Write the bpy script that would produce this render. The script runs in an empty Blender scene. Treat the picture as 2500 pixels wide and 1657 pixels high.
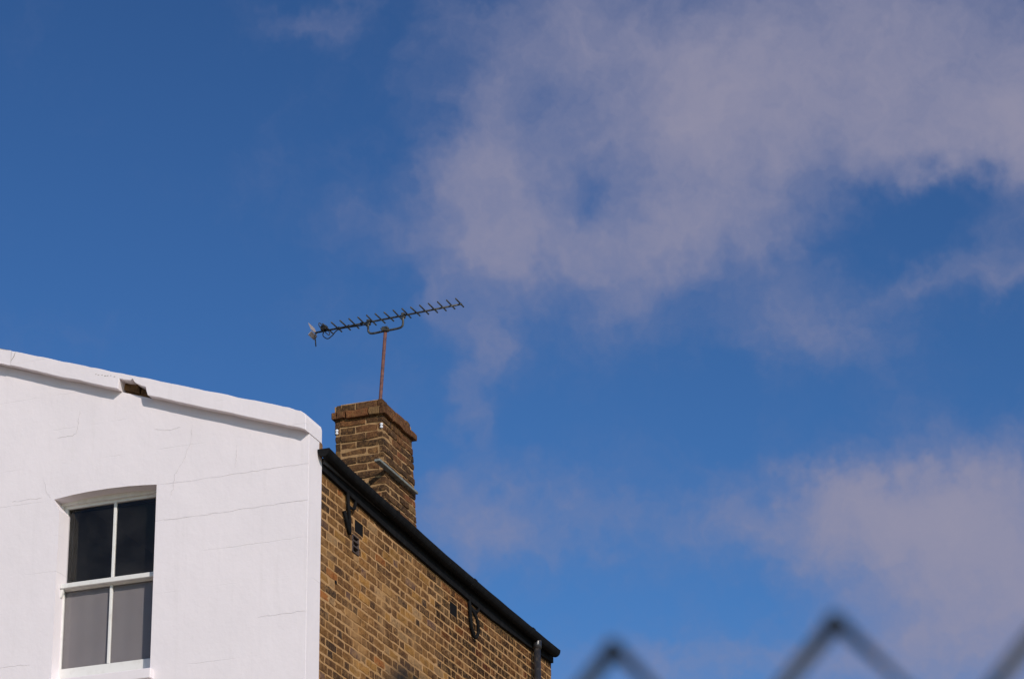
import bpy, bmesh, math, random
from mathutils import Vector, Matrix, Quaternion, noise
random.seed(11)
scene = bpy.context.scene
COL = scene.collection

# ------------------------------------------------------------------ camera
CAM = Vector((-21.2025, -9.4686, 1.6))
RT = Vector((0.346196, -0.938099, -0.010910))
DN = Vector((0.365167, 0.145455, -0.919508))
FW = Vector((0.864177, 0.314346, 0.392919))
cd = bpy.data.cameras.new('camera')
cam = bpy.data.objects.new('camera', cd); COL.objects.link(cam)
m3 = Matrix((RT, -DN, -FW)).transposed()
cam.matrix_world = Matrix.Translation(CAM) @ m3.to_4x4()
cd.sensor_width = 36.0; cd.lens = 108.0
cd.clip_start = 0.05; cd.clip_end = 5000
cd.dof.use_dof = True; cd.dof.focus_distance = 26.5; cd.dof.aperture_fstop = 13.0
scene.camera = cam

# ------------------------------------------------------------------ sun
LIGHT = Vector((1.0, 1.0, -0.66)).normalized()
sd = bpy.data.lights.new('sun', 'SUN'); sd.energy = 3.2; sd.angle = math.radians(0.53)
sd.color = (1.0, 0.92, 0.83)
sun = bpy.data.objects.new('sun', sd); COL.objects.link(sun)
sun.rotation_euler = LIGHT.to_track_quat('-Z', 'Y').to_euler()
sun.location = (-30, -30, 40)
SUN_EL = math.asin(-LIGHT.z); SUN_AZ = math.atan2(-LIGHT.x, -LIGHT.y)

# ------------------------------------------------------------------ sky with clouds
def ray(px, py):
    return (FW + RT * ((px - 1250) / 7500) + DN * ((py - 828.5) / 7500)).normalized()

world = bpy.data.worlds.new('World'); scene.world = world; world.use_nodes = True
wt = world.node_tree; wt.nodes.clear(); WN = wt.nodes.new; WL = wt.links.new
def wmath(op, a, b=None, c=None, clamp=False):
    n = WN('ShaderNodeMath'); n.operation = op; n.use_clamp = clamp
    for i, v in enumerate((a, b, c)):
        if v is None: continue
        if isinstance(v, (int, float)): n.inputs[i].default_value = v
        else: WL(v, n.inputs[i])
    return n.outputs[0]
def wvec(op, a, b=None, scale=None):
    n = WN('ShaderNodeVectorMath'); n.operation = op
    for i, v in enumerate((a, b)):
        if v is None: continue
        if hasattr(v, 'is_output'): WL(v, n.inputs[i])
        else: n.inputs[i].default_value = v
    if scale is not None: n.inputs['Scale'].default_value = scale
    return n.outputs['Value'] if op in ('DOT_PRODUCT', 'LENGTH') else n.outputs['Vector']
def wnoise(vec, scale, detail, rough=0.55):
    n = WN('ShaderNodeTexNoise'); n.inputs['Scale'].default_value = scale
    n.inputs['Detail'].default_value = detail; n.inputs['Roughness'].default_value = rough
    WL(vec, n.inputs['Vector']); return n
tc = WN('ShaderNodeTexCoord')
dirv = wvec('NORMALIZE', tc.outputs['Generated'])
sky = WN('ShaderNodeTexSky'); sky.sky_type = 'NISHITA'; sky.sun_disc = False
sky.sun_elevation = SUN_EL; sky.sun_rotation = SUN_AZ
sky.altitude = 50; sky.air_density = 1.0; sky.dust_density = 0.35; sky.ozone_density = 3.0
# warp the direction a little so that cloud edges fray
wn1 = wnoise(dirv, 16, 4)
wn2 = wnoise(dirv, 60, 3)
w1 = wvec('SCALE', wvec('SUBTRACT', wn1.outputs['Color'], (0.5, 0.5, 0.5)), scale=0.020)
w2 = wvec('SCALE', wvec('SUBTRACT', wn2.outputs['Color'], (0.5, 0.5, 0.5)), scale=0.026)
w3 = wvec('SCALE', wvec('SUBTRACT', wnoise(dirv, 170, 3).outputs['Color'], (0.5, 0.5, 0.5)), scale=0.008)
wdir = wvec('ADD', wvec('ADD', wvec('ADD', dirv, w1), w2), w3)
# soft cloud masses: (x, y, rx, ry, amount) angular centres and sizes in the view's own degrees
CLOUDS = [(2230, 130, 540, 330, .98), (1700, 320, 420, 330, .68), (1310, 110, 260, 190, .58),
          (1185, 450, 160, 160, .88), (1640, 580, 310, 130, .50), (2470, 400, 190, 150, .60), (2000, 800, 190, 90, .55),
          (2230, 670, 110, 60, .58), (2460, 680, 120, 80, .55), (1160, 840, 95, 130, .66), (1060, 690, 55, 80, .42), (1140, 1030, 55, 105, .44),
          (1215, 1270, 220, 120, .74), (1250, 610, 220, 90, .32), (930, 560, 170, 65, .24),
          (2350, 1230, 340, 180, .84), (2440, 1500, 380, 250, .86), (1830, 1290, 380, 120, .50), (1680, 1630, 560, 100, .52),
          (770, 30, 125, 58, .52), (2050, 1180, 200, 65, .32), (1480, 760, 340, 120, .16)]
HOLES = [(1430, 480, 65, 60, .36), (2230, 500, 230, 90, .55), (1330, 230, 80, 110, .30), (2060, 600, 150, 70, .30), (1550, 200, 120, 90, .15)]
total = None
for (px, py, rx, ry, am) in CLOUDS + [(a, b, c, d, -e) for a, b, c, d, e in HOLES]:
    c = ray(px, py)
    dv = wvec('SUBTRACT', wdir, tuple(c))
    u = wvec('DOT_PRODUCT', dv, tuple(RT * (7500 / rx)))
    v = wvec('DOT_PRODUCT', dv, tuple(DN * (7500 / ry)))
    w = wvec('DOT_PRODUCT', dv, tuple(FW * 4.0))
    q = wmath('ADD', wmath('ADD', wmath('MULTIPLY', u, u), wmath('MULTIPLY', v, v)), wmath('MULTIPLY', w, w))
    g = wmath('MULTIPLY', wmath('EXPONENT', wmath('MULTIPLY', q, -0.9)), am)
    total = g if total is None else wmath('ADD', total, g)
# the same kind of broken cloud over the rest of the sky
front = wvec('DOT_PRODUCT', dirv, tuple(FW))
mr = WN('ShaderNodeMapRange'); mr.interpolation_type = 'SMOOTHSTEP'
WL(front, mr.inputs[0]); mr.inputs[1].default_value = 0.955; mr.inputs[2].default_value = 0.90
mr.inputs[3].default_value = 0.0; mr.inputs[4].default_value = 1.0
gen = wmath('MULTIPLY', wmath('MULTIPLY', wmath('SUBTRACT', wnoise(dirv, 3.2, 5).outputs['Fac'], 0.45), 4.0), mr.outputs[0])
fb = wnoise(wdir, 26, 7, .60).outputs['Fac']
dens = wmath('ADD', wmath('ADD', total, gen), wmath('MULTIPLY', wmath('SUBTRACT', fb, 0.5), 1.15))
dr = WN('ShaderNodeMapRange'); dr.interpolation_type = 'SMOOTHSTEP'
WL(dens, dr.inputs[0]); dr.inputs[1].default_value = -0.02; dr.inputs[2].default_value = 1.28
dr.inputs[3].default_value = 0.012; dr.inputs[4].default_value = 0.92
cr = WN('ShaderNodeMapRange'); WL(dens, cr.inputs[0]); cr.inputs[1].default_value = .2; cr.inputs[2].default_value = 1.45
ccol = WN('ShaderNodeMix'); ccol.data_type = 'RGBA'; WL(cr.outputs[0], ccol.inputs['Factor'])
ccol.inputs['A'].default_value = (0.190, 0.215, 0.365, 1); ccol.inputs['B'].default_value = (0.305, 0.292, 0.392, 1)
SKY_STRENGTH = 0.10
skys = wvec('SCALE', sky.outputs[0], scale=SKY_STRENGTH)
# colour response of the film: deeper, more saturated blue
gam = WN('ShaderNodeGamma'); WL(skys, gam.inputs[0]); gam.inputs[1].default_value = 1.66
skyv = WN('ShaderNodeVectorMath'); skyv.operation = 'MULTIPLY'; WL(gam.outputs[0], skyv.inputs[0])
skyv.inputs[1].default_value = (1.18, 1.45, 1.50)
mixc = WN('ShaderNodeMix'); mixc.data_type = 'RGBA'
WL(dr.outputs[0], mixc.inputs['Factor']); WL(skyv.outputs[0], mixc.inputs['A']); WL(ccol.outputs['Result'], mixc.inputs['B'])
bg = WN('ShaderNodeBackground'); WL(mixc.outputs['Result'], bg.inputs['Color']); bg.inputs['Strength'].default_value = 1.0
world.cycles.sampling_method = 'MANUAL'; world.cycles.sample_map_resolution = 256
wo = WN('ShaderNodeOutputWorld'); WL(bg.outputs[0], wo.inputs['Surface'])

# ------------------------------------------------------------------ view
scene.view_settings.view_transform = 'Standard'; scene.view_settings.look = 'None'
scene.view_settings.gamma = 1.0; scene.view_settings.exposure = 0.0
scene.view_settings.use_curve_mapping = False
scene.render.resolution_x = 1024; scene.render.resolution_y = 678

# ------------------------------------------------------------------ helpers
def mat(name, col, rough=.8, spec=.3, metal=0.0):
    m = bpy.data.materials.new(name); m.use_nodes = True
    b = m.node_tree.nodes['Principled BSDF']
    b.inputs['Base Color'].default_value = (*col, 1); b.inputs['Roughness'].default_value = rough
    b.inputs['Specular IOR Level'].default_value = spec; b.inputs['Metallic'].default_value = metal
    return m
class NT:
    def __init__(s, m): s.t = m.node_tree; s.b = s.t.nodes['Principled BSDF']
    def n(s, kind, **kw):
        nd = s.t.nodes.new(kind)
        for k, v in kw.items(): setattr(nd, k, v)
        return nd
    def l(s, a, b): s.t.links.new(a, b)
    def pos(s): return s.n('ShaderNodeNewGeometry').outputs['Position']
    def noise(s, vec, scale, detail=4, rough=.55, dist=0):
        nd = s.n('ShaderNodeTexNoise'); s.l(vec, nd.inputs['Vector'])
        nd.inputs['Scale'].default_value = scale; nd.inputs['Detail'].default_value = detail
        nd.inputs['Roughness'].default_value = rough; nd.inputs['Distortion'].default_value = dist
        return nd.outputs['Fac']
    def ramp(s, fac, stops):
        nd = s.n('ShaderNodeValToRGB'); s.l(fac, nd.inputs[0]); e = nd.color_ramp.elements
        while len(e) < len(stops): e.new(0.5)
        for el, (p, c) in zip(e, stops):
            el.position = p; el.color = (*c, 1) if len(c) == 3 else c
        return nd.outputs['Color']
    def mix(s, fac, a, b, blend='MIX'):
        nd = s.n('ShaderNodeMix', data_type='RGBA', blend_type=blend)
        for k, v in (('Factor', fac), ('A', a), ('B', b)):
            if hasattr(v, 'is_output'): s.l(v, nd.inputs[k])
            else: nd.inputs[k].default_value = v if k == 'Factor' else (*v, 1)
        return nd.outputs['Result']
    def math(s, op, a, b=0.0, clamp=False):
        nd = s.n('ShaderNodeMath', operation=op, use_clamp=clamp)
        for i, v in enumerate((a, b)):
            if hasattr(v, 'is_output'): s.l(v, nd.inputs[i])
            else: nd.inputs[i].default_value = v
        return nd.outputs[0]
    def maprange(s, v, a, b, c=0., d=1.):
        nd = s.n('ShaderNodeMapRange'); s.l(v, nd.inputs[0])
        for i, x in enumerate((a, b, c, d)): nd.inputs[i + 1].default_value = x
        return nd.outputs[0]
    def bump(s, h, strength=.4, dist=.005):
        nd = s.n('ShaderNodeBump'); s.l(h, nd.inputs['Height']); nd.inputs['Strength'].default_value = strength
        nd.inputs['Distance'].default_value = dist; s.l(nd.outputs[0], s.b.inputs['Normal'])
    def col(s, c): s.l(c, s.b.inputs['Base Color'])

# white paint on render, faint joint lines every 313 mm, stains
M_white = mat('white_painted_render', (.8, .78, .8), .75, .25); t = NT(M_white)
P = t.pos(); sx = t.n('ShaderNodeSeparateXYZ'); t.l(P, sx.inputs[0])
nz = t.noise(P, 1.7, 5); nf = t.noise(P, 26, 5); nb = t.noise(P, 5.5, 4)
wob = t.math('MULTIPLY', t.math('SUBTRACT', t.noise(P, 9, 3), .5), .022)
zz = t.math('ADD', t.math('ADD', sx.outputs['Z'], wob), -10.435 + 40 * .3133)
fr = t.math('ABSOLUTE', t.math('SUBTRACT', t.math('FRACT', t.math('ADD', t.math('DIVIDE', zz, .3133), .5)), .5))
line = t.maprange(fr, .0055, .0125, 1, 0)
brk = t.maprange(t.noise(P, 2.1, 3), .50, .66)
line = t.math('MULTIPLY', line, brk)
c = t.mix(t.maprange(nz, .3, .7), (.82, .752, .772), (.78, .718, .738))
c = t.mix(t.maprange(nf, .58, .78, 0, .25), c, (.70, .67, .66))
c = t.mix(t.maprange(t.noise(P, 3.1, 7, .68), .66, .78, 0, .35), c, (.66, .63, .60))
c = t.mix(t.math('MULTIPLY', line, .26), c, (.36, .33, .31))
ms = t.n('ShaderNodeMapping'); t.l(P, ms.inputs[0]); ms.inputs['Scale'].default_value = (9, 9, .55)
c = t.mix(t.maprange(t.noise(ms.outputs[0], 1.6, 5, .6), .56, .80, 0, .22), c, (.60, .545, .53))
t.col(c)
h = t.math('ADD', t.math('MULTIPLY', nf, .3), t.math('MULTIPLY', nb, 1.0)); h = t.math('SUBTRACT', h, t.math('MULTIPLY', line, .35))
t.bump(h, .35, .012)

M_crack = mat('crack_grime', (.33, .30, .27), .9)
M_crackfaint = mat('hairline_crack_grime', (.56, .52, .52), .9)
M_timber = mat('white_sash_paint', (.80, .79, .80), .45, .4); t = NT(M_timber)
P = t.pos(); t.col(t.mix(t.maprange(t.noise(P, 18, 5), .5, .75, 0, .5), (.74, .72, .69), (.58, .55, .50)))
M_black = mat('black_bitumen_paint', (.008, .008, .009), .85, .12); t = NT(M_black)
P = t.pos(); t.col(t.mix(t.maprange(t.noise(P, 12, 5), .45, .75), (.006, .006, .007), (.013, .013, .014)))
t.bump(t.noise(P, 30, 3), .15, .004)
M_iron = mat('black_cast_iron', (.02, .02, .023), .32, .5); t = NT(M_iron)
P = t.pos(); t.col(t.mix(t.maprange(t.noise(P, 25, 5), .5, .7), (.022, .022, .026), (.06, .05, .045)))
t.bump(t.noise(P, 60, 3), .2, .003)
M_void = mat('dark_void', (.008, .008, .009), .95, .1)  # near-black colour that paints the shade inside openings and the room

def brick_material(name, mortar, smear_lo, smear_hi, smear_max, soot, fleck):
    m = mat(name, (.2, .1, .05), .92, .15); t = NT(m); P = t.pos()
    oi = t.n('ShaderNodeObjectInfo'); at = t.n('ShaderNodeAttribute', attribute_name='bc')
    c = t.mix(1.0, oi.outputs['Color'], at.outputs['Color'], 'MULTIPLY')
    n1 = t.noise(P, 24, 6, .65); n2 = t.noise(P, 95, 4, .6); n3 = t.noise(P, 8, 4)
    c = t.mix(t.maprange(n1, .48, .70, 0, .75), c, (.29, .150, .055))
    c = t.mix(t.maprange(n1, .50, .34, 0, .65), c, (.060, .028, .013))
    c = t.mix(t.maprange(n2, .5, .72, 0, .5), c, (.050, .025, .012))
    c = t.mix(t.maprange(n2, .46, .30, 0, .4), c, (.38, .21, .085))
    fl_ = t.math('MULTIPLY', t.maprange(t.noise(P, 30, 5, .7), .53, .62, 0, fleck), t.maprange(t.noise(P, 1.9, 3), .42, .64, .15, 1))
    c = t.mix(fl_, c, mortar)
    sm = t.math('MULTIPLY', t.maprange(t.noise(P, 2.3, 6, .62), smear_lo, smear_hi, 0, smear_max), t.maprange(n2, .25, .55, .45, 1))
    c = t.mix(sm, c, mortar)
    c = t.mix(1.0, c, t.ramp(t.noise(P, 1.3, 5, .6), [(.30, (.70, .68, .66)), (.52, (1, 1, 1)), (.72, (1.22, 1.18, 1.08))]), 'MULTIPLY')
    c = t.mix(t.maprange(t.noise(P, 5.5, 6, .7), .66, .74, 0, .45), c, (.46, .36, .26))
    if soot: c = t.mix(t.maprange(t.noise(P, 6, 5, .6), .42, .66, 0, soot), c, (.022, .016, .012))
    t.col(c)
    t.bump(t.math('ADD', n1, t.math('MULTIPLY', n2, .6)), .7, .010)
    return m
MORTAR = (.46, .272, .132)
M_brick = brick_material('yellow_stock_brick', (.37, .212, .095), .53, .66, .66, 0, .62)
M_cbrick = brick_material('sooty_chimney_brick', (.36, .205, .095), .60, .74, .70, .55, .40)
def mortar_material(name, a, b, c3):
    m = mat(name, a, .95, .1); t = NT(m); P = t.pos()
    c = t.mix(t.maprange(t.noise(P, 4, 5), .35, .65), a, b)
    c = t.mix(t.maprange(t.noise(P, 40, 5, .65), .52, .75, 0, .8), c, c3)
    t.col(c); t.bump(t.noise(P, 120, 4), .6, .006); return m
M_mortar = mortar_material('lime_mortar', MORTAR, (.40, .225, .095), (.25, .135, .06))
M_cmortar = mortar_material('chimney_mortar', (.42, .255, .125), (.30, .18, .085), (.13, .08, .04))
M_slate = mat('roof_slate', (.06, .06, .07), .6)
t = NT(M_slate); P = t.pos(); t.col(t.mix(t.noise(P, 6, 4), (.045, .045, .052), (.09, .085, .09)))
M_lead = mat('weathered_lead', (.40, .42, .38), .55, .4); t = NT(M_lead)
P = t.pos(); t.col(t.mix(t.maprange(t.noise(P, 20, 5), .4, .7), (.23, .24, .215), (.12, .125, .11)))
M_ground = mat('pavement', (.30, .25, .20), .9); t = NT(M_ground)
P = t.pos(); t.col(t.mix(t.noise(P, 3, 6), (.34, .265, .18), (.43, .34, .235))); t.bump(t.noise(P, 60, 4), .4, .01)
M_rust = mat('rusty_steel_tube', (.16, .07, .055), .7, .3); t = NT(M_rust)
P = t.pos(); t.col(t.mix(t.maprange(t.noise(P, 30, 5), .4, .65), (.17, .075, .06), (.085, .045, .045)))
M_alu = mat('weathered_aluminium', (.055, .055, .05), .5, .4, .4); t = NT(M_alu)
P = t.pos(); t.col(t.mix(t.maprange(t.noise(P, 40, 4), .4, .7), (.045, .045, .042), (.12, .115, .10)))
M_mesh = mat('galvanised_reflector', (.34, .29, .29), .55, .4)
M_plastic = mat('black_plastic', (.015, .015, .016), .5)
M_porc = mat('white_ceramic', (.75, .76, .80), .4)
M_wire = mat('fence_wire', (.018, .020, .019), .5, .4)
M_curtain = mat('grey_curtain', (.42, .385, .39), .95, .1); t = NT(M_curtain)
P = t.pos(); t.col(t.mix(t.noise(P, 6, 4), (.225, .20, .205), (.265, .24, .245))); t.bump(t.noise(P, 260, 2), .3, .002)
M_glass = bpy.data.materials.new('window_glass'); M_glass.use_nodes = True
gt = M_glass.node_tree; gt.nodes.clear()
go = gt.nodes.new('ShaderNodeOutputMaterial'); gm = gt.nodes.new('ShaderNodeMixShader')
tr = gt.nodes.new('ShaderNodeBsdfTransparent'); tr.inputs[0].default_value = (.94, .94, .94, 1)
gl = gt.nodes.new('ShaderNodeBsdfGlossy'); gl.inputs['Roughness'].default_value = .03
lw = gt.nodes.new('ShaderNodeLayerWeight'); lw.inputs['Blend'].default_value = .5
pw = gt.nodes.new('ShaderNodeMath'); pw.operation = 'POWER'; pw.inputs[1].default_value = 4.0; gt.links.new(lw.outputs['Facing'], pw.inputs[0])
fz = gt.nodes.new('ShaderNodeMath'); fz.operation = 'MULTIPLY_ADD'; fz.inputs[1].default_value = .6; fz.inputs[2].default_value = .018; gt.links.new(pw.outputs[0], fz.inputs[0])
gt.links.new(fz.outputs[0], gm.inputs[0]); gt.links.new(tr.outputs[0], gm.inputs[1]); gt.links.new(gl.outputs[0], gm.inputs[2])
df = gt.nodes.new('ShaderNodeBsdfDiffuse'); df.inputs[0].default_value = (.55, .52, .48, 1)
gn = gt.nodes.new('ShaderNodeTexNoise'); gn.inputs['Scale'].default_value = 5.0; gn.inputs['Detail'].default_value = 5
gg = gt.nodes.new('ShaderNodeNewGeometry'); gt.links.new(gg.outputs['Position'], gn.inputs['Vector'])
gr = gt.nodes.new('ShaderNodeMapRange'); gr.inputs[1].default_value = .35; gr.inputs[2].default_value = .7; gr.inputs[3].default_value = .005; gr.inputs[4].default_value = .017
gt.links.new(gn.outputs['Fac'], gr.inputs[0])
gm2 = gt.nodes.new('ShaderNodeMixShader'); gt.links.new(gr.outputs[0], gm2.inputs[0]); gt.links.new(gm.outputs[0], gm2.inputs[1]); gt.links.new(df.outputs[0], gm2.inputs[2])
gt.links.new(gm2.outputs[0], go.inputs[0])

def link(name, me, m, parent=None, smooth=False):
    if m is not None and not me.materials: me.materials.append(m)
    if smooth:
        for p in me.polygons: p.use_smooth = True
    o = bpy.data.objects.new(name, me); COL.objects.link(o)
    if parent is not None: o.parent = parent
    return o
def from_bm(name, bm, m, parent=None, smooth=False):
    me = bpy.data.meshes.new(name); bmesh.ops.recalc_face_normals(bm, faces=bm.faces); bm.to_mesh(me); bm.free()
    return link(name, me, m, parent, smooth)
def empty(name, loc=(0, 0, 0)):
    o = bpy.data.objects.new(name, None); COL.objects.link(o); o.location = loc; o.empty_display_size = .3; return o
def tag(o, label=None, cat=None, group=None, kind=None):
    for k, v in (('label', label), ('category', cat), ('group', group), ('kind', kind)):
        if v: o[k] = v
    return o
def add_box(bm, a, b, bev=0, jit=0, seg=1):
    vs = [bm.verts.new((x, y, z)) for x in (a[0], b[0]) for y in (a[1], b[1]) for z in (a[2], b[2])]
    if jit:
        for v in vs: v.co += Vector([random.uniform(-jit, jit) for _ in range(3)])
    fs = [bm.faces.new([vs[i] for i in f]) for f in ((0, 1, 3, 2), (4, 6, 7, 5), (0, 4, 5, 1), (2, 3, 7, 6), (0, 2, 6, 4), (1, 5, 7, 3))]
    if bev:
        es = list({e for f in fs for e in f.edges})
        bmesh.ops.bevel(bm, geom=es, offset=bev, segments=seg, affect='EDGES', profile=.5)
    return vs
def box(name, a, b, m, parent=None, bev=0.002):
    bm = bmesh.new(); add_box(bm, a, b, bev); return from_bm(name, bm, m, parent)
def add_tube(bm, pts, r, n=8, cap=True, flat=None):
    pts = [Vector(p) for p in pts]; rings = []
    up0 = Vector((0, 0, 1))
    for i, p in enumerate(pts):
        d = (pts[min(i + 1, len(pts) - 1)] - pts[max(i - 1, 0)]).normalized()
        a = d.cross(up0)
        if a.length < .05: a = d.cross(Vector((0, 1, 0)))
        a.normalize(); b = d.cross(a)
        rr = r[i] if isinstance(r, (list, tuple)) else r
        fa, fb_ = flat if flat else (1, 1)
        rings.append([bm.verts.new(p + a * math.cos(2 * math.pi * k / n) * rr * fa + b * math.sin(2 * math.pi * k / n) * rr * fb_) for k in range(n)])
    for A, B in zip(rings, rings[1:]):
        for k in range(n): bm.faces.new((A[k], A[(k + 1) % n], B[(k + 1) % n], B[k]))
    if cap: bm.faces.new(rings[0][::-1]); bm.faces.new(rings[-1])
def tube(name, pts, r, m, parent=None, n=10, flat=None):
    bm = bmesh.new(); add_tube(bm, pts, r, n, flat=flat); return from_bm(name, bm, m, parent, True)
def add_prism(bm, loops, x0, x1):
    """polygon (y,z) outline with optional holes, extruded along x"""
    for x in (x0, x1):
        es = []
        for lp in loops:
            vs = [bm.verts.new((x, y, z)) for y, z in lp]
            es += [bm.edges.new((vs[i], vs[(i + 1) % len(vs)])) for i in range(len(vs))]
        bmesh.ops.triangle_fill(bm, use_beauty=True, use_dissolve=False, edges=es)
    for lp in loops:
        a = [bm.verts.new((x0, y, z)) for y, z in lp]; b = [bm.verts.new((x1, y, z)) for y, z in lp]
        for i in range(len(lp)):
            j = (i + 1) % len(lp); bm.faces.new((a[i], a[j], b[j], b[i]))
    bmesh.ops.remove_doubles(bm, verts=bm.verts, dist=1e-5)
def ribbon(name, pts, w, m, parent):
    """thin proud strip on the x=0 face, for an open crack"""
    bm = bmesh.new(); L = []; Rr = []
    for i, (y, z) in enumerate(pts):
        p = Vector((y, z)); q = Vector(pts[min(i + 1, len(pts) - 1)]) - Vector(pts[max(i - 1, 0)])
        nn = Vector((-q.y, q.x)).normalized(); ww = w * random.uniform(.15, 1.0) * (.3 if i in (0, len(pts) - 1) else 1)
        L.append(bm.verts.new((-.0016, *(p + nn * ww / 2)))); Rr.append(bm.verts.new((-.0016, *(p - nn * ww / 2))))
    for i in range(len(pts) - 1): bm.faces.new((L[i], L[i + 1], Rr[i + 1], Rr[i]))
    r = bmesh.ops.extrude_face_region(bm, geom=bm.faces[:])
    for v in [g for g in r['geom'] if isinstance(g, bmesh.types.BMVert)]: v.co.x = .003
    return from_bm(name, bm, m, parent)

# ================================================================== ground
bm = bmesh.new(); vs = [bm.verts.new((x, y, 0)) for x, y in ((-1500, -1500), (1500, -1500), (1500, 1500), (-1500, 1500))]; bm.faces.new(vs)
tag(from_bm('ground', bm, M_ground), kind='structure')

# ================================================================== house
house = empty('house', (0, 0, 0))
tag(house, 'old house with white painted gable wall, brick side wall and chimney', 'house')

RK = .3515                      # rake of gable top
def zb(y): return 10.700 + .357 * max(y, -.05) if y < 4.2 else 10.700 + .357 * (8.4 - y)
GT = .26                        # gable wall thickness = width of white end strip
# --- window opening outline (y,z), a shallow arch with an uneven springing
WIN = [(1.36, 8.86), (1.36, 10.441), (1.48, 10.453), (1.62, 10.463), (1.80, 10.468), (1.98, 10.466), (2.13, 10.458), (2.305, 10.440), (2.282, 10.39), (2.25, 10.34), (2.25, 8.86)]
outer = [(0, 0), (0, zb(0)), (4.2, zb(4.2)), (8.4, zb(0)), (8.4, 0)]
bm = bmesh.new(); add_prism(bm, [outer, WIN], 0, GT)
es = [e for e in bm.edges if all(abs(v.co.y) < 1e-4 for v in e.verts) and all(abs(v.co.x) < 1e-4 for v in e.verts)]
bmesh.ops.bevel(bm, geom=es, offset=.002, segments=1, affect='EDGES', profile=.5)
gable = from_bm('gable_wall', bm, M_white, house)

def jag(a, b, n, amp):
    a, b = Vector(a), Vector(b); out = []
    for i in range(n + 1):
        p = a.lerp(b, i / n)
        if 0 < i < n: p += Vector((random.uniform(-amp, amp), random.uniform(-amp, amp)))
        out.append(tuple(p))
    return out
# --- hairline cracks in the render (y, z)
def crack(pts, w, faint=True, n=6):
    full = []
    for a, b in zip(pts, pts[1:]):
        s = jag(a, b, n, .006); full += s if not full else s[1:]
    ribbon('crack', full, w, M_crackfaint if faint else M_crack, gable)
crack([(1.055, 10.90), (1.06, 10.78), (1.10, 10.67), (1.165, 10.55), (1.20, 10.49), (1.205, 10.40), (1.235, 10.30)], .0042)
crack([(.64, 10.69), (.645, 10.60), (.65, 10.49)], .0030)
crack([(2.10, 11.20), (2.115, 11.07), (2.12, 11.01), (2.16, 10.985), (2.30, 10.985)], .0042)
crack([(2.42, 10.66), (2.37, 10.50), (2.335, 10.46)], .0032)
crack([(2.70, 10.47), (2.55, 10.475), (2.42, 10.47)], .0034)
crack([(1.40, 10.93), (1.26, 10.905), (1.16, 10.915)], .0028)
crack([(.0, 10.123), (.30, 10.118), (.62, 10.122), (.95, 10.116), (1.28, 10.12)], .0027)
crack([(.0, 9.189), (.16, 9.19), (.42, 9.186)], .0027)
crack([(.0, 10.435), (.25, 10.437), (.55, 10.431), (1.28, 10.434)], .0027)
crack([(2.45, 9.03), (2.62, 9.04), (2.9, 9.035)], .0034)

# --- raking coping, broken open near its middle
def ct(y): return 10.857 + .3490 * y
def cb(y): return 10.700 + .3570 * y
def edge_wob(f, y, k): return f(y) + .0055 * noise.noise(Vector((y * 6.0, k, 0))) + .0035 * noise.noise(Vector((y * 25, k, 3)))
def coping(y0, y1, notch=None, endcap=False):
    n = max(4, int((y1 - y0) / .05)); ys = [y0 + (y1 - y0) * i / n for i in range(n + 1)]
    lower = [(y, edge_wob(cb, y, 1.7)) for y in ys]
    if notch:
        lower = [p for p in lower if not (notch[0][0] - .01 < p[0] < notch[-1][0] + .01)]
        lower = sorted([p for p in lower if p[0] < notch[0][0]]) + notch + sorted([p for p in lower if p[0] > notch[-1][0]])
    upper = [(y, edge_wob(ct, y, 8.1)) for y in reversed(ys)]
    if endcap:
        upper = upper[:-1]
        upper = [p for p in upper if p[0] > .10] + [(.085, 10.878), (.04, 10.862), (.004, 10.835), (-.005, 10.80)]
        lower[0] = (-.005, 10.692)
    bm = bmesh.new(); add_prism(bm, [lower + upper], -.085, .242)
    es = [e for e in bm.edges if all(abs(v.co.x + .085) < 1e-4 for v in e.verts) and len(e.link_faces) == 2 and e.calc_face_angle(0) > .8]
    bmesh.ops.bevel(bm, geom=es, offset=.004, segments=2, affect='EDGES', profile=.5)
    return from_bm('coping_stone', bm, M_white, house)
NOTCH = [(1.432, cb(1.432)), (1.446, 11.252), (1.452, 11.286), (1.49, 11.303), (1.545, 11.334), (1.562, 11.352), (1.578, 11.381), (1.600, 11.368), (1.65, 11.381), (1.700, 11.399), (1.712, cb(1.712))]
coping(-.005, 2.741, NOTCH, True)
coping(2.7445, 4.2)
# far slope of the gable
bm = bmesh.new(); add_prism(bm, [[(4.2, cb(4.2)), (8.43, cb(-.03)), (8.43, ct(-.03)), (4.2, ct(4.2))]], -.085, .242)
from_bm('coping_stone', bm, M_white, house)
# exposed bricks inside the break
def tilted_brick(a, b, zlo, zhi, x0, col, nm='broken_brick'):
    bm = bmesh.new(); vs = add_box(bm, (x0, a, 0), (.27, b, 0 + zhi - zlo), .004, .004)
    for v in bm.verts: v.co.z += zlo + .357 * (v.co.y - a)
    lay = bm.loops.layers.color.new('bc')
    for f in bm.faces:
        for lp in f.loops: lp[lay] = (1, 1, 1, 1)
    o = from_bm(nm, bm, M_cbrick, house); o.color = (*col, 1); return o
tilted_brick(1.566, 1.722, 11.285, 11.362, .022, (.20, .115, .055))
tilted_brick(1.425, 1.558, 11.212, 11.282, .040, (.15, .085, .045))
tilted_brick(1.425, 1.575, 11.276, 11.345, .055, (.09, .055, .035))
bm = bmesh.new(); add_prism(bm, [[(1.42, cb(1.42) + .002), (1.725, cb(1.725) + .002), (1.725, 11.425), (1.42, 11.318)]], .065, .26)
from_bm('broken_mortar', bm, M_cmortar, house)
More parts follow.
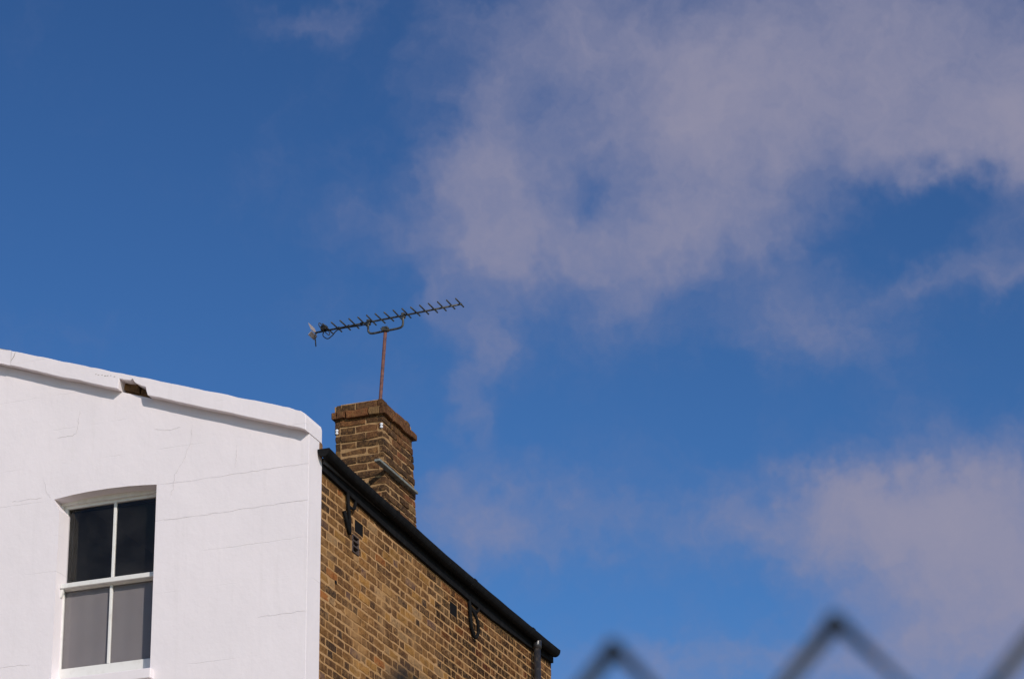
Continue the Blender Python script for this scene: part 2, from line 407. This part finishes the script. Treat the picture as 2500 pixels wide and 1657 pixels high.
# dark opening line along the upper edge left of the break
for i in range(7):
    y = 1.74 + i * .03 + random.uniform(-.006, .006); z = ct(y) - .040 - .003 * i + random.uniform(-.004, .004)
    s = random.uniform(.003, .006)
    bm = bmesh.new(); add_box(bm, (-.0872, y, z), (-.080, y + random.uniform(.008, .022), z + s), .001, .001); from_bm('paint_chip', bm, M_crack, house)
bm = bmesh.new(); add_tube(bm, [(-.0856, 2.700, ct(2.70) - .006), (-.0858, 2.712, ct(2.7) - .045), (-.0856, 2.742, ct(2.7) - .085)], [.0022, .0034, .0016], 5); from_bm('crack', bm, M_crack, house)

# chipped plaster on the wall end below the coping
random.seed(5)
for (x, z, sx_, sz_) in ((.235, 10.655, .035, .05), (.215, 10.60, .02, .03), (.245, 10.585, .02, .022)):
    bm = bmesh.new(); bmesh.ops.create_icosphere(bm, subdivisions=2, radius=1)
    for v in bm.verts:
        d = 1 + .35 * noise.noise(v.co * 2.2 + Vector((x * 30, 0, z)))
        v.co = Vector((x + v.co.x * sx_ * d, -.001 + v.co.y * .006, z + v.co.z * sz_ * d))
    lay = bm.loops.layers.color.new('bc')
    for f in bm.faces:
        for lp in f.loops: lp[lay] = (1, 1, 1, 1)
    o = from_bm('chipped_render', bm, M_brick, house); o.color = (.22, .12, .07, 1)

# ------------------------------------------------------------------ brick wall
WX0, WX1 = GT, 5.885
HOLES_W = [(1.008, 1.190, 10.190, 10.298), (3.184, 3.366, 10.135, 10.252), (.950, 1.085, 9.992, 10.148)]
ZT = 10.452; CH = .0752; YF = .020; YM = .0232
def subtract(rects, h):
    out = []
    for (a, b, c, d) in rects:
        x0, x1, z0, z1 = h
        if b <= x0 or a >= x1 or d <= z0 or c >= z1: out.append((a, b, c, d)); continue
        if a < x0: out.append((a, x0, c, d))
        if b > x1: out.append((x1, b, c, d))
        aa, bb = max(a, x0), min(b, x1)
        if c < z0: out.append((aa, bb, c, z0))
        if d > z1: out.append((aa, bb, z1, d))
    return out
# wall body with mortar face
bm = bmesh.new()
rects = [(WX0, WX1, 0, ZT + .10)]
for h in HOLES_W: rects = subtract(rects, h)
for (a, b, c, d) in rects:
    f = [bm.verts.new((x, YM, z)) for x, z in ((a, c), (b, c), (b, d), (a, d))]; bm.faces.new(f)
for (a, b, c, d) in HOLES_W:
    fr_ = [(a, c), (b, c), (b, d), (a, d)]
    v0 = [bm.verts.new((x, YM, z)) for x, z in fr_]; v1 = [bm.verts.new((x, .14, z)) for x, z in fr_]
    for i in range(4): bm.faces.new((v0[i], v0[(i + 1) % 4], v1[(i + 1) % 4], v1[i]))
    bm.faces.new(v1)
# ends, back and top of the wall
q = [(WX0, .26), (WX1, .26)]
bm.faces.new([bm.verts.new((WX1 - .0085, y, z)) for y, z in ((YM, 0), (.26, 0), (.26, ZT + .1), (YM, ZT + .1))])
bm.faces.new([bm.verts.new((x, .26, z)) for x, z in ((WX0, 0), (WX1 - .0085, 0), (WX1 - .0085, ZT + .1), (WX0, ZT + .1))])
bm.faces.new([bm.verts.new((x, y, ZT + .1)) for x, y in ((WX0, YM), (WX1 - .0085, YM), (WX1 - .0085, .26), (WX0, .26))])
me = bpy.data.meshes.new('side_wall'); bm.to_mesh(me); bm.free()
wall = link('side_wall', me, M_mortar, house)
for (a, b, c, d) in HOLES_W[:2]:
    bm = bmesh.new()
    add_box(bm, (a + .001, .0245, c + .001), (b - .001, .10, d - .001), .001)  # near-black block fills the opening, painting its inside as shade
    from_bm('black_vent_fill', bm, M_void, wall)
# louvred vent
a, b, c, d = HOLES_W[2]
bm = bmesh.new(); add_box(bm, (a + .001, .05, c + .001), (b - .001, .12, d - .001)); vent = from_bm('vent_grille', bm, M_void, wall)
M_terra = mat('clay_vent', (.075, .055, .05), .8)
for z0, z1 in ((c, c + .012), (c + .052, c + .066), (c + .098, c + .112), (d - .012, d)):
    box('louvre', (a, .012, z0), (b, .055, z1), M_terra, vent, .002)
for x0 in (a, b - .012): box('vent_side', (x0, .014, c), (x0 + .012, .055, d), M_terra, vent, .002)

PAL = [((.195, .091, .029), 28), ((.132, .060, .022), 28), ((.100, .046, .020), 20), ((.070, .036, .020), 14), ((.32, .158, .042), 14),
       ((.042, .027, .020), 8), ((.120, .068, .055), 4), ((.32, .108, .028), 2), ((.34, .205, .10), 6)]
CPAL = [((.100, .048, .022), 28), ((.068, .034, .018), 28), ((.040, .022, .014), 20), ((.140, .058, .025), 14), ((.20, .12, .055), 6), ((.18, .060, .026), 5)]
def pick(pal): 
    c = random.choices([p[0] for p in pal], [p[1] for p in pal])[0]; k = random.uniform(.82, 1.18)
    return tuple(min(1, v * k) for v in c)
def brick_bm(bm, x0, x1, z0, z1, y0, y1, jit=.0022, col=(1, 1, 1)):
    """brick with a worn, uneven front arris"""
    lay = bm.loops.layers.color.get('bc') or bm.loops.layers.color.new('bc')
    w, h = x1 - x0, z1 - z0
    nx = 3 if w > .15 else 2
    J = lambda: random.uniform(-jit, jit)
    bev = .004
    front = []; rim = []; back = []
    pts = [(i / nx, 0) for i in range(nx)] + [(1, 0), (1, .5)] + [(1 - i / nx, 1) for i in range(nx)] + [(0, 1), (0, .5)]
    for u, v in pts:
        jx, jz = J(), J()
        rx, rz = x0 + u * w + jx, z0 + v * h + jz
        ix = rx + (bev if u == 0 else -bev if u == 1 else 0); iz = rz + (bev if v == 0 else -bev if v == 1 else 0)
        front.append(bm.verts.new((ix, y0 + abs(J()) * .6, iz))); rim.append(bm.verts.new((rx, y0 + bev + abs(J()), rz))); back.append(bm.verts.new((rx, y1, rz)))
    n = len(pts); fs = []
    cen = bm.verts.new((sum(p.co.x for p in front) / n, y0 - .0008, sum(p.co.z for p in front) / n))
    for i in range(n):
        j = (i + 1) % n
        fs.append(bm.faces.new((cen, front[i], front[j]))); fs.append(bm.faces.new((front[i], rim[i], rim[j], front[j]))); fs.append(bm.faces.new((rim[i], back[i], back[j], rim[j])))
    for f in fs:
        for lp in f.loops: lp[lay] = (*col, 1)
def variant(w, h):
    bm = bmesh.new(); brick_bm(bm, 0, w, 0, h, 0, .03, .0048)
    me = bpy.data.meshes.new('brick'); bmesh.ops.recalc_face_normals(bm, faces=bm.faces); bm.to_mesh(me); bm.free(); me.materials.append(M_brick); return me
random.seed(21)
SW, HW, BH, JT = .2140, .1015, .0630, .0122
VS = [variant(SW, BH) for _ in range(7)]; VH = [variant(HW, BH) for _ in range(7)]
def to_px(p):
    v = Vector(p) - CAM; d = v.dot(FW); return 512 + 3072 * v.dot(RT) / d, 339.3 + 3072 * v.dot(DN) / d, d
cand = []
for k in range(int(ZT / CH)):
    z1 = ZT - k * CH - JT / 2; z0 = z1 - BH
    off = (0 if k % 2 else -.170) + random.uniform(-.012, .012)
    x = WX0 + off; s = (k % 2 == 0)
    i = 0
    while x < WX1:
        st = (i % 2 == 0); w = (SW if st else HW); a, b = max(x, WX0 + .002), min(x + w, WX1)
        if b - a > .02: cand.append((a, b, z0 + random.uniform(-.0015, .0015), z1, st and abs(b - a - w) < 1e-6, (not st) and abs(b - a - w) < 1e-6))
        x += w + JT + random.uniform(-.0012, .0012); i += 1
singles, rest = [], []
for c in cand:
    px = to_px(((c[0] + c[1]) / 2, YF, (c[2] + c[3]) / 2))
    if -5 < px[0] < 1030 and px[1] < 682: singles.append((px[2], c))
    else: rest.append(c)
singles.sort(key=lambda s: s[0]); rest += [c for _, c in singles[300:]]; singles = [c for _, c in singles[:300]]
def pieces(c):
    r = [(c[0], c[1], c[2], c[3])]
    for h in HOLES_W: r = subtract(r, (h[0] - .008, h[1] + .008, h[2] - .004, h[3] + .004))
    return [p for p in r if p[1] - p[0] > .018 and p[3] - p[2] > .016]
for c in singles:
    col = pick(PAL); pr = random.uniform(-.0015, .003)
    pc = pieces(c)
    if len(pc) == 1 and pc[0] == c[:4] and (c[4] or c[5]):
        o = link('brick', random.choice(VS if c[4] else VH), None, wall); o.location = (c[0], YF - pr, c[2] + .004 * noise.noise(Vector((c[0] * 1.4, c[2] * 9, 0)))); o.rotation_euler = (0, random.uniform(-.012, .012), 0); o.color = (*col, 1)
    else:
        for p in pc:
            bm = bmesh.new(); brick_bm(bm, 0, p[1] - p[0], 0, p[3] - p[2], 0, .03)
            o = from_bm('brick', bm, M_brick, wall); o.location = (p[0], YF - pr, p[2]); o.color = (*col, 1)
bm = bmesh.new()
for c in rest:
    for p in pieces(c): brick_bm(bm, p[0], p[1], p[2], p[3], YF - random.uniform(-.0015, .003), .05, col=pick(PAL))
o = from_bm('brickwork', bm, M_brick, wall); o['kind'] = 'stuff'; o.color = (1, 1, 1, 1)
# small holes as near-black blobs, their inner shade put into the colour
for (x, z) in ((4.965, 10.245), (5.10, 10.275), (.62, 9.62)):
    bm = bmesh.new(); bmesh.ops.create_icosphere(bm, subdivisions=1, radius=.019)
    for v in bm.verts: v.co.y *= .35; v.co *= 1 + random.uniform(-.2, .2); v.co += Vector((x, YF - .001, z))
    from_bm('dark_hole_blob', bm, M_void, wall)

# other walls of the house (not in view)
bm = bmesh.new(); add_box(bm, (WX1 - .26, .262, 0), (WX1 - .012, 8.38, 10.45)); from_bm('far_end_wall', bm, M_mortar, house)
bm = bmesh.new(); add_box(bm, (WX0 + .002, 8.12, 0), (WX1 - .262, 8.38, 10.45)); from_bm('rear_wall', bm, M_mortar, house)
bm = bmesh.new(); add_prism(bm, [[(.27, 10.452), (4.2, 11.85), (8.37, 10.452)]], WX1 - .25, WX1 - .02); from_bm('far_gable', bm, M_mortar, house)
bm = bmesh.new(); add_box(bm, (.262, .262, 7.9), (WX1 - .262, 8.11, 8.05)); from_bm('floor', bm, M_void, house)

# roof slabs, closing against the back of the parapet
bm = bmesh.new()
add_prism(bm, [[(-.028, 10.555), (4.2, 10.555 + .3515 * 4.228), (8.43, 10.555), (8.43, 10.515), (4.2, 10.515 + .3515 * 4.228), (-.028, 10.515)]], GT + .003, WX1 + .04)
roof = from_bm('roof', bm, M_slate, house)
random.seed(8)
x = GT + .01
while x < WX1 + .03:
    w = min(.255, WX1 + .035 - x)
    if w > .05:
        bm = bmesh.new(); zz_ = random.uniform(-.002, .003)
        add_box(bm, (x, -.040 + random.uniform(-.004, .004), 10.556 + zz_), (x + w - .004, .30, 10.566 + zz_), 0)
        for v in bm.verts: v.co.z += .3515 * (v.co.y + .028)
        from_bm('slate', bm, M_slate, roof)
    x += .255

# ------------------------------------------------------------------ fascia, gutter, downpipe
FL = [(.262, 10.466), (.9, 10.438), (1.8, 10.405), (3.0, 10.386), (4.2, 10.374), (5.2, 10.405), (5.875, 10.435)]
bm = bmesh.new(); n = 40; prof = []
def fl(x):
    for (a, za), (b, zb_) in zip(FL, FL[1:]):
        if a <= x <= b: return za + (zb_ - za) * (x - a) / (b - a)
    return FL[-1][1]
rows = []
for i in range(n + 1):
    x = .262 + (5.875 - .262) * i / n; zl = fl(x) + .003 * noise.noise(Vector((x * 5, 0, 0)))
    rows.append([bm.verts.new(p) for p in ((x, -.008, zl), (x, -.008, 10.565), (x, .027, 10.565), (x, .027, zl))])
for A, B in zip(rows, rows[1:]):
    for k in range(4): bm.faces.new((A[k], A[(k + 1) % 4], B[(k + 1) % 4], B[k]))
bm.faces.new(rows[0]); bm.faces.new(rows[-1][::-1])
from_bm('fascia_board', bm, M_black, house)

def gz(x):   # lip height; the gutter falls towards the downpipe
    pts = [(.15, 10.612), (.62, 10.586), (2.75, 10.535), (4.2, 10.527), (5.8, 10.533)]
    for (a, za), (b, zb_) in zip(pts, pts[1:]):
        if a <= x <= b: return za + (zb_ - za) * (x - a) / (b - a)
    return pts[-1][1]
GR, GY = .049, -.056
GX0, GX1 = .165, 5.80
bm = bmesh.new(); rings = []; n = 56
for i in range(n + 1):
    x = GX0 + (GX1 - GX0) * i / n; z = gz(x) + .004 * noise.noise(Vector((x * 2.3, 5, 0))); ring = []
    for k in range(11):
        a = math.pi * k / 10; ring.append(bm.verts.new((x, GY - GR * math.cos(a), z - .008 - GR * 1.15 * math.sin(a))))
    ring = [bm.verts.new((x, GY - GR, z))] + ring + [bm.verts.new((x, GY + GR, z))]
    inner = [bm.verts.new((x, GY + GR - .004, z))]
    for k in range(10, -1, -1):
        a = math.pi * k / 10; inner.append(bm.verts.new((x, GY - (GR - .004) * math.cos(a), z - .008 - (GR * 1.15 - .004) * math.sin(a))))
    inner.append(bm.verts.new((x, GY - GR + .004, z)))
    rings.append(ring + inner)
for A, B in zip(rings, rings[1:]):
    for k in range(len(A)): bm.faces.new((A[k], A[(k + 1) % len(A)], B[(k + 1) % len(A)], B[k]))
bm.faces.new(rings[0]); bm.faces.new(rings[-1][::-1])
gutter = from_bm('gutter', bm, M_black, house)
for x in (GX0, GX1 - .004):   # stop ends
    bm = bmesh.new(); z = gz(x)
    pr = [(GY - GR - .003, z)] + [(GY - (GR + .003) * math.cos(math.pi * k / 10), z - .008 - (GR * 1.15 + .003) * math.sin(math.pi * k / 10)) for k in range(11)] + [(GY + GR + .003, z)]
    add_prism(bm, [pr], x - .003, x + .006); from_bm('stop_end', bm, M_black, gutter)
for x in (1.62, 3.47, 5.02):   # union collars
    bm = bmesh.new(); z = gz(x) + .003
    pr = [(GY - GR - .005, z)] + [(GY - (GR + .005) * math.cos(math.pi * k / 10), z - .010 - (GR * 1.15 + .005) * math.sin(math.pi * k / 10)) for k in range(11)] + [(GY + GR + .005, z)]
    add_prism(bm, [pr], x, x + .07); from_bm('gutter_union', bm, M_black, gutter)
# outlet and downpipe
PX, PY, PR = 5.285, -.052, .033
dp = tube('downpipe', [(PX, PY, 10.455), (PX, PY, 9.2), (PX, PY, 6), (PX, PY, 3), (PX, PY, .05)], PR, M_iron, house, 20)
tube('outlet', [(PX, GY, 10.50), (PX, GY, 10.475), (PX, PY, 10.44), (PX, PY, 10.405)], [.034, .040, .041, .041], M_iron, dp, 20)
for z in (9.95, 8.1, 6.3, 4.4, 2.5):
    tube('pipe_collar', [(PX, PY, z), (PX, PY, z + .07)], PR + .008, M_iron, dp, 20)
    box('pipe_clip', (PX - .05, -.012, z + .02), (PX + .05, .026, z + .05), M_iron, dp)

# iron stays under the eaves with their free ends
def smooth_path(pts, n=8):
    P_ = [Vector(p) for p in pts]; P_ = [P_[0]] + P_ + [P_[-1]]; out = []
    for i in range(1, len(P_) - 2):
        for k in range(n):
            t_ = k / n; a, b, c, d = P_[i - 1:i + 3]
            out.append(.5 * ((2 * b) + (c - a) * t_ + (2 * a - 5 * b + 4 * c - d) * t_ ** 2 + (3 * b - a - 3 * c + d) * t_ ** 3))
    return out + [P_[-2]]
st = tube('gutter_stay', smooth_path([(.79, -.004, 10.47), (.80, -.006, 10.36), (.835, -.004, 10.22), (.862, .004, 10.135), (.850, .000, 10.118), (.815, -.002, 10.15), (.765, -.002, 10.22), (.735, .004, 10.275)]), .0155, M_black, house, 8)
tube('stay_arm', smooth_path([(.81, -.004, 10.345), (.85, -.012, 10.335), (.93, -.006, 10.36), (.97, 0, 10.44)]), .0135, M_black, st, 8)
st = tube('gutter_stay', smooth_path([(3.61, .002, 10.42), (3.62, -.004, 10.30), (3.645, -.002, 10.18), (3.715, .002, 10.088), (3.755, -.008, 10.072), (3.765, -.026, 10.12), (3.74, -.032, 10.20), (3.70, -.024, 10.265), (3.65, -.008, 10.31)]), .0155, M_black, house, 8)
tube('stay_arm', smooth_path([(3.625, -.004, 10.325), (3.70, -.012, 10.31), (3.80, -.006, 10.33), (3.88, 0, 10.41)]), .0135, M_black, st, 8)

# ------------------------------------------------------------------ sash window
win = empty('window', (0, 0, 0)); win.parent = house
def frame_pieces(par, name, y0, y1, z0, z1, x0, x1, wl, wr, wb, wtp):
    box(name, (x0, y0, z0), (x1, y1, z0 + wb), M_timber, par)
    box(name, (x0, y0, z1 - wtp), (x1, y1, z1), M_timber, par)
    box(name, (x0 + .001, y0, z0 + wb), (x1 - .001, y0 + wr, z1 - wtp), M_timber, par)
    box(name, (x0 + .001, y1 - wl, z0 + wb), (x1 - .001, y1, z1 - wtp), M_timber, par)
# box frame, mostly hidden behind the masonry reveal
bm = bmesh.new()
add_prism(bm, [[(1.30, 8.80), (1.30, 10.53), (2.35, 10.53), (2.35, 8.80)], [(1.33, 8.90), (1.33, 10.425), (2.285, 10.425), (2.285, 8.90)]], .128, .24)
from_bm('frame', bm, M_timber, win)
us = empty('upper_sash'); us.parent = win
frame_pieces(us, 'rail', 1.331, 2.284, 9.690, 10.430, .156, .188, .030, .035, .030, .030)
box('glazing_bar', (.160, 1.806, 9.720), (.184, 1.830, 10.400), M_timber, us)
for a, b in ((1.366, 1.8055), (1.8305, 2.254)): box('pane', (.1705, a, 9.7205), (.1735, b, 10.3995), M_glass, us, 0)
ls = empty('lower_sash'); ls.parent = win
frame_pieces(ls, 'rail', 1.331, 2.284, 8.905, 9.690, .130, .155, .045, .035, .100, .020)
box('glazing_bar', (.126, 1.796, 9.005), (.152, 1.818, 9.670), M_timber, ls)
for a, b in ((1.366, 1.7955), (1.8185, 2.239)): box('pane', (.1405, a, 9.0055), (.1435, b, 9.6695), M_glass, ls, 0)
box('transom', (.072, 1.362, 9.678), (.155, 2.2485, 9.719), M_timber, win, .004)
box('shade_lining', (.190, 2.2425, 8.90), (.262, 2.2515, 10.46), M_void, win, 0)  # black strips added so the reveal behind the glass looks shaded
box('shade_lining', (.190, 1.36, 10.398), (.262, 2.2415, 10.42), M_void, win, 0)
# sill
bm = bmesh.new(); vs = add_box(bm, (-.05, 1.33, 8.78), (.129, 2.28, 8.865), .006); from_bm('sill', bm, M_white, win)
# sash horn at the left of the meeting rail
bm = bmesh.new(); add_prism(bm, [[(2.222, 9.676), (2.2485, 9.676), (2.2485, 9.60), (2.240, 9.61)]], .085, .110); from_bm('sash_horn', bm, M_timber, win)
# curtain behind the lower sash
bm = bmesh.new(); n = 60; F_, B_ = [], []
for i in range(n + 1):
    y = 1.366 + (2.25 - 1.366) * i / n; dx = .0015 * math.sin(y * 42) + .0015 * noise.noise(Vector((y * 9, 2, 0)))
    F_.append((bm.verts.new((.160 + dx, y, 8.88)), bm.verts.new((.160 + dx * .7, y, 9.675)))); B_.append((bm.verts.new((.163 + dx, y, 8.88)), bm.verts.new((.163 + dx * .7, y, 9.675))))
for S in (F_, B_):
    for a, b in zip(S, S[1:]): bm.faces.new((a[0], b[0], b[1], a[1]))
from_bm('curtain', bm, M_curtain, win, True)

# ------------------------------------------------------------------ chimney
CX0, CX1, CY0, CY1 = 3.05, 3.79, .60, 1.075
CZ0, CZT = 10.72, 12.080
def lean(o):   # the stack leans slightly
    for v in o.data.vertices: v.co.y += .050 * (v.co.z - 11.48); v.co.x -= .012 * (v.co.z - 11.48)
bm = bmesh.new(); add_box(bm, (CX0 + .005, CY0 + .005, CZ0 - .1), (CX1 - .005, CY1 - .005, CZT + .14), 0)
chim = from_bm('chimney', bm, M_cmortar, house); lean(chim)
random.seed(33)
def face_brick(axis, a, b, z0, z1, plane, sgn, col, jit=.0065, bulge=0):
    bm = bmesh.new(); brick_bm(bm, a, b, z0, z1, 0, .05, jit)
    for v in bm.verts:
        u, dpt, z = v.co
        if axis == 'x': v.co = Vector((u, plane - sgn * (bulge - dpt), z))      # face normal along y
        else: v.co = Vector((plane - sgn * (bulge - dpt), u, z))
    o = from_bm('brick', bm, M_cbrick, chim); lean(o); o.color = (*col, 1); return o
def course(z0, z1, x0, x1, y0, y1, k, ex=0):
    def run(a, b, ph):
        out = []; x = a - (0 if ph == 0 else .107); i = 0
        while x < b - .02:
            w = .215 if ph < 2 else .1035
            p, q = max(x, a), min(x + w, b)
            if b - q < .05: q = b
            if q - p > .03: out.append((p, q))
            x = q + .010; i += 1
        return out
    h = lambda: random.uniform(-.004, .009)
    for (p, q) in run(x0 + .0, x1, k % 2): face_brick('x', p, q, z0, z1, y0, 1, pick(CPAL), bulge=h())
    for (p, q) in run(x0 + .0, x1, (k + 1) % 2): face_brick('x', p, q, z0, z1, y1, -1, pick(CPAL), bulge=h())
    for (p, q) in run(y0 + .052, y1 - .052, (k + 1) % 2): face_brick('y', p, q, z0, z1, x0, 1, pick(CPAL), bulge=h())
    for (p, q) in run(y0 + .052, y1 - .052, k % 2): face_brick('y', p, q, z0, z1, x1, -1, pick(CPAL), bulge=h())
k = 0; z = CZT
while z > CZ0:
    course(z - CH + .0060, z - .0070, CX0, CX1, CY0, CY1, k); z -= CH; k += 1
# corbelled cap: wider course, then a set-back one
CPAL_SAVE = CPAL
CPAL = [((.14, .056, .026), 20), ((.09, .040, .021), 14), ((.30, .18, .08), 4), ((.055, .030, .018), 10), ((.20, .075, .03), 6)]
o1 = .040
course(CZT + .001, CZT + .069, CX0 - o1, CX1 + o1 - .015, CY0 - o1, CY1 + .014, 0)
course(CZT + .074, CZT + .146, CX0 - .012, CX1 - .075, CY0 - .014, CY1 - .030, 1)
bm = bmesh.new(); add_box(bm, (CX0 + .0, CY0, CZT + .001), (CX1 - .08, CY1 - .04, CZT + .140)); f = from_bm('cap_mortar', bm, M_cmortar, chim); lean(f)
bm = bmesh.new(); vs = add_box(bm, (CX0 + .01, CY0 + .008, CZT + .141), (CX1 - .10, CY1 - .06, CZT + .158), .006); f = from_bm('flaunching', bm, M_cmortar, chim); lean(f)
# lead covered ledge across the long face, running past the corner
bm = bmesh.new(); add_box(bm, (2.80, .548, 11.524), (3.735, .603, 11.548), .003)
for v in bm.verts: v.co.z += .004 * noise.noise(v.co * 3)
led = from_bm('ledge', bm, M_lead, chim); 
# mortar fillet at the foot
bm = bmesh.new(); add_box(bm, (CX0 - .03, CY0 - .04, 10.62), (CX1 + .03, CY0 + .02, 10.80), .01); from_bm('flashing', bm, M_lead, chim)
# white corner pieces of an old aerial lashing
for (x, y) in ((CX0, CY0 + .028), (CX0, CY1 - .03 + .028)):
    for dz in (0, .027):
        bm = bmesh.new(); bmesh.ops.create_uvsphere(bm, u_segments=12, v_segments=8, radius=.0155)
        for v in bm.verts: v.co = Vector((v.co.x * .8 + x - .008, v.co.y * 1.05 + y + .02 - .012, v.co.z * .88 + 11.955 + dz))
        f = from_bm('lashing_insulator', bm, M_porc, chim, True)

# ================================================================== television aerial
AX = 3.54
ant = empty('television_aerial', (AX, .866, 12.22))
tag(ant, 'long television aerial on a rusty mast above the brick chimney', 'aerial')
inv = Matrix.Translation(-Vector((AX, .866, 12.22)))
def apart(o, par=ant):
    if par is ant: o.matrix_parent_inverse = Matrix.Identity(4); o.data.transform(inv)
    else: o.data.transform(inv)
    return o
mast_top = Vector((AX - .01, .802, 13.165))
apart(tube('mast', [(AX, .874, 12.10), (AX, .866, 12.3), tuple(mast_top)], .0165, M_rust, ant, 14))
B0, B1 = Vector((AX, 1.535, 13.236)), Vector((AX, .030, 13.292))
bd = (B1 - B0).normalized()
bm = bmesh.new(); add_tube(bm, [B0, B0.lerp(B1, .3), B0.lerp(B1, .7), B1], .0095, 8); apart(from_bm('boom', bm, M_alu, ant, True))
for i in range(16):
    t_ = .093 + (.990 - .093) * i / 15; p = B0.lerp(B1, t_) + Vector((0, 0, .007))
    L = .126 - .0012 * i + random.uniform(-.002, .002); p = p - Vector((.020, 0, 0)); tw = random.uniform(-.02, .02)
    dx = Vector((math.cos(tw), math.sin(tw), random.uniform(-.02, .02)))
    apart(tube('director', [p - dx * L, p + dx * L], .0072, M_alu, ant, 8))
# dipole box, folded dipole and downlead
pb = B0.lerp(B1, .062)
bm = bmesh.new(); add_box(bm, tuple(pb + Vector((-.03, -.030, .004))), tuple(pb + Vector((.03, .030, .052))), .008, seg=2); apart(from_bm('dipole_box', bm, M_plastic, ant))
dp_pts = []
for k in range(25):
    a = 2 * math.pi * k / 24; dp_pts.append(pb + Vector((math.copysign(abs(math.cos(a)) ** .4, math.cos(a)) * .13, 0, .02 + .022 * math.copysign(abs(math.sin(a)) ** .6, math.sin(a)))))
apart(tube('dipole', dp_pts, .0045, M_alu, ant, 6))
cab = smooth_path([pb + Vector((0, .0, .004)), pb + Vector((.0, .012, -.045)), pb + Vector((0, -.035, -.085)), pb + Vector((0, -.085, -.06)), B0.lerp(B1, .165) + Vector((0, 0, -.012)), B0.lerp(B1, .30) + Vector((.008, 0, -.014)), B0.lerp(B1, .36) + Vector((0, 0, -.02))])
apart(tube('cable', cab, .0052, M_plastic, ant, 6))
for t_ in (.165, .232, .318): 
    p = B0.lerp(B1, t_); bm = bmesh.new(); add_box(bm, tuple(p - Vector((.012, .009, .014))), tuple(p + Vector((.012, .009, .012))), .002); apart(from_bm('cable_tie', bm, M_plastic, ant))
# mesh reflector: two panels folded about the boom end
for s in (1, -1):
    bm = bmesh.new(); 
    top = lambda u, v: B0 + Vector((u, .012 + .030 * v, s * (.010 + (.070 if s > 0 else .030) * v)))
    for i in range(13):
        u = -.068 + .136 * i / 12; add_tube(bm, [top(u, 0), top(u, 1)], .0030, 5)
    for j in range(6): add_tube(bm, [top(-.068, j / 5), top(.068, j / 5)], .0036, 5)
    apart(from_bm('reflector', bm, M_mesh, ant))
apart(tube('reflector_stay', [B0 + Vector((0, -.01, 0)), B0 + Vector((.0, .0, -.05)), B0 + Vector((.02, .0, -.135))], .006, M_alu, ant, 6))
# cradle that carries the boom on the mast
ca, cb_ = B0.lerp(B1, .370), B0.lerp(B1, .607)
co = Vector((-.018, 0, 0))
crd = smooth_path([ca + co, ca + co + Vector((0, 0, -.085)), ca + co + Vector((0, -.010, -.115)), ca + co + Vector((0, -.045, -.130)), ca.lerp(cb_, .4) + co + Vector((0, 0, -.132)), ca.lerp(cb_, .6) + co + Vector((0, 0, -.132)),
                   cb_ + co + Vector((0, .045, -.132)), cb_ + co + Vector((0, .010, -.118)), cb_ + co + Vector((0, 0, -.088)), cb_ + co], 8)
apart(tube('cradle', crd, .0105, M_alu, ant, 10))
for p in (ca, cb_):
    bm = bmesh.new(); add_box(bm, tuple(p + Vector((-.030, -.016, -.030))), tuple(p + Vector((.014, .016, .020))), .003); apart(from_bm('boom_clamp', bm, M_alu, ant))
bm = bmesh.new(); add_box(bm, tuple(mast_top + Vector((-.034, -.030, -.040))), tuple(mast_top + Vector((.020, .030, .006))), .005); apart(from_bm('mast_clamp', bm, M_alu, ant))
for dy in (-.045, .045): apart(tube('clamp_bolt', [mast_top + Vector((-.045, dy * .7, -.018)), mast_top + Vector((.03, dy * .7, -.018))], .006, M_alu, ant, 6))

# ================================================================== chain link fence close to the camera
FZ = 1.8975; FX = -20.297; PIT = .0738
fence = empty('chain_link_fence', (FX, -9.1725 + PIT / 2, 0))
tag(fence, 'dark chain link fence with pointed wire tops in the foreground', 'fence')
HWD = PIT / 2
def fence_wire(k):
    """one zigzag wire between columns k and k+1 (half pitch each), woven front and back"""
    pts = []; n = int(FZ / HWD) - 1; yL = -k * HWD; yR = -(k + 1) * HWD
    start = k % 2
    for i in range(n):
        right = ((i + start) % 2 == 0)
        y = yR if right else yL
        z = FZ - i * .0385
        pts.append(Vector((.0022 if right else -.0022, y + (.0012 if right else -.0012), z)))
    return pts
for k in range(-66, 66):
    pts = fence_wire(k)
    bm = bmesh.new(); add_tube(bm, pts, .0028, 6)
    me = bpy.data.meshes.new('wire'); bm.to_mesh(me); bm.free()
    w = link('wire', me, M_wire, fence, True)
for k in range(-66, 66):
    if k % 2 == 0:
        y = -(k + 1) * HWD
        bm = bmesh.new(); bmesh.ops.create_icosphere(bm, subdivisions=2, radius=.0032)
        for v in bm.verts: v.co.z *= 1.25; v.co += Vector((0, y, FZ))
        link_me = bpy.data.meshes.new('knuckle'); bm.to_mesh(link_me); bm.free(); link('knuckle', link_me, M_wire, fence, True)
for y in (-2.46, 2.46):
    tube('post', [(0.03, y, 0), (.03, y, 1.0), (.03, y, FZ + .03)], .024, M_wire, fence, 12)
